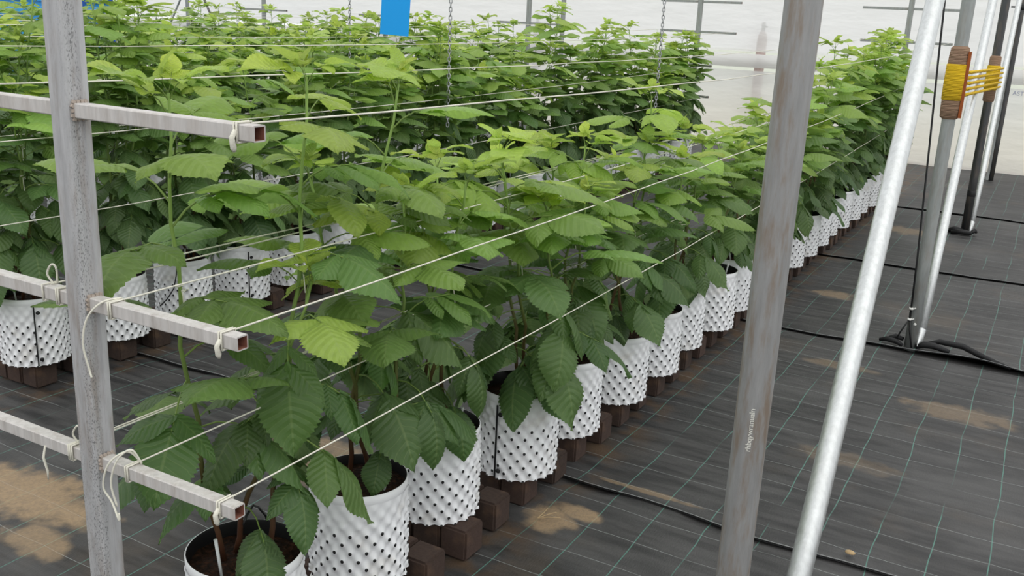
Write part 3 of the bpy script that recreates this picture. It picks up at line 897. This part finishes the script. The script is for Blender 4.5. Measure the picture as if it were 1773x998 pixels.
# yellow twine from wrap to wrap
for q in range(5):
    rnd = random.Random(q); pts = []
    for i in range(13):
        t = i / 12
        pts.append((-.474 + .052 + (.02 - .041) * t + .0, 5.44 + 3.68 * t, (1.37 + .028 * q) + (1.27 + .038 * q - 1.37 - .028 * q) * t))
    mb = MB(); mb.tube(pts, .009, 6); o = ob('yellow_twine', mb.mesh('yellow_twine', YELLOW))
    tag(o, f'yellow twine strand between the two wrapped poles, {ORD[q]} from the bottom', 'twine', 'yellow twine strands between poles')
# black cord tied to the second pole
mb = MB(); mb.tube([(-.495, 5.40, .17), (-.508, 5.40, .5), (-.54, 5.40, 1.1), (-.566, 5.40, 1.55), (-.58, 5.40, 1.83), (-.64, 5.40, 3.0)], .0055, 6)
o = ob('black_cord', mb.mesh('black_cord', BLACKTUBE)); tag(o, 'thin black cord running up in front of the wrapped pole', 'cord')
mb = MB(); mb.tube([(-.495, 5.403, .17), (-.53, 5.40, .09), (-.555, 5.41, .02)], .005, 6); ob('tail', mb.mesh('tail', BLACKTUBE), o)
mb = MB(); mb.tube([(-.495, 5.403, .17), (-.485, 5.395, .10), (-.462, 5.39, .01)], .005, 6); ob('tail', mb.mesh('tail', BLACKTUBE), o)
for z in (.165, .225):
    mb = MB(); mb.lathe([(.006, -.006), (.011, -.005), (.011, .005), (.006, .006)], 10); mb.box((.014, -.004, .003), (.02, .006, .006), Matrix.Rotation(-.5, 3, 'Y'))
    ob('clip', mb.mesh('clip', WHITEPL), o, (-.497, 5.403, z))
# mat bunched up round the pole feet
def bunch(cx, cy, label, pts_list):
    e = empty('mat_fold', (cx, cy, 0)); tag(e, label, 'ground cover')
    for pts, r in pts_list:
        mb = MB(); n = len(pts); mb.tube(pts, [max(.004, r * math.sin(PI * (i + .5) / n) ** .6) for i in range(n)], 7); ob('fold', mb.mesh('fold', BLACKM), e)
bunch(-.474, 5.44, 'black mat bunched in folds around the foot of the wrapped pole', [
    ([(-.16, -.02, .015), (-.12, -.03, .03), (-.07, -.045, .03), (-.035, -.05, .015)], .016),
    ([(-.12, -.02, .03), (-.08, .0, .045), (-.04, -.01, .04)], .016),
    ([(.03, -.03, .015), (.07, -.03, .035), (.12, -.02, .035), (.2, -.03, .02)], .02),
    ([(.05, .01, .02), (.14, .03, .05), (.26, .02, .05), (.40, -.04, .02), (.5, -.08, .01)], .017)])
bunch(-.515, 9.12, 'black mat bunched in folds around the foot of the dark pole', [
    ([(-.14, .0, .01), (-.08, -.04, .03), (-.03, -.05, .03)], .03),
    ([(-.1, -.08, .01), (-.02, -.1, .03), (.06, -.07, .02)], .025),
    ([(.04, -.06, .01), (.08, -.03, .04), (.09, .02, .02)], .02)])
# other poles by the wall
pole('wall_pole', -6.62, 13.2, 3.2, .035, GALVD, 'slim grey pole before the film right of the third-row trellis', 'poles by the wall')
pole('wall_pole', -14.6, 13.3, 3.2, .035, GALVD, 'slim grey pole before the film at upper left', 'poles by the wall')
brace((-15.3, 13.3, 0.9), (-14.3, 13.3, 2.4), .018, 'thin grey slanting brace before the film at upper left', mat=GALVD)
brace((-13.7, 13.3, 0.9), (-14.55, 13.3, 2.4), .02, 'thin dark slanting brace before the film at upper left', mat=DARKP)

# ------------------------------------------------------------------ hanging chains
def chain(x, y, z0, z1, L, label):
    e = empty('hanging_chain', (x, y, z0)); tag(e, label, 'chain', 'chains hanging over the rows')
    r = L * .105; hw = L * .24; hl = L * .36
    pts = []
    for i in range(14):
        a = 2 * PI * i / 13
        pts.append((hw * math.cos(a), 0, hl * math.sin(a) + (L * .09 if math.sin(a) > .1 else (-L * .09 if math.sin(a) < -.1 else 0))))
    mb = MB(); mb.tube(pts, r, 6, False); me = mb.mesh('link', CHAINM)
    z = 0; i = 0
    while z < z1 - z0:
        ob('link', me, e, (0, 0, z), (0, 0, .5 + (PI / 2 if i % 2 else 0)))
        z += L * .72; i += 1
chain(-3.45, 5.286, .95, 1.95, .036, 'steel link chain hanging right of the blue card')
chain(-2.85, 7.46, .95, 2.0, .040, 'steel link chain hanging left of the second far trellis')
chain(-5.40, 6.70, .95, 1.95, .036, 'steel link chain hanging left of the blue card')

# ------------------------------------------------------------------ blue sticky card
e = empty('sticky_card', (-2.575, 3.5, 1.548), .06); tag(e, 'bright blue sticky insect card hanging above the plants', 'card')
e.rotation_euler = (0, math.radians(2.6), math.radians(22))
mb = MB(); mb.box((0, 0, .15), (.128, .0015, .30)); ob('card', mb.mesh('card', BLUE), e)
mb = MB(); mb.tube([(0, 0, .29), (0, .003, .33), (.002, 0, .9)], .0012, 5); ob('hanger_wire', mb.mesh('hanger_wire', GREYPL), e)

# ------------------------------------------------------------------ small marks
fp = ob('film_print', PRINT_ME); fp.location = (-.35, 13.775, .985); fp.rotation_euler = (PI / 2, 0, 0)
tag(fp, 'faint blue printed lettering on the film by the farthest pole', 'lettering')
rnd = random.Random(5)
for q, (x, y, a) in enumerate(((-1.30, 2.62, .4), (-1.47, 2.17, 1.2))):
    e = empty('straw', (x, y, 0)); tag(e, ('dry straw wisp beside the sand patch on the mat', 'dry twig lying between the front paving blocks')[q], 'straw')
    for k in range(3):
        aa = a + k * .5; mb = MB(); mb.tube([(0, 0, .004), (.04 * math.cos(aa), .04 * math.sin(aa), .012), (.08 * math.cos(aa + .2), .08 * math.sin(aa + .2), .005)], .0012, 4); ob('stalk', mb.mesh('stalk', STRAW), e)
mb = MB(); mb.lathe([(.001, .012), (.008, .011), (.013, .005), (.012, 0)], 9)
o = ob('pebble', mb.mesh('pebble', STRAW)); o.location = (-.335, 2.985, .012); o.scale = (1.3, .8, .8); tag(o, 'small pale pebble lying on the nearest mat seam', 'pebble')
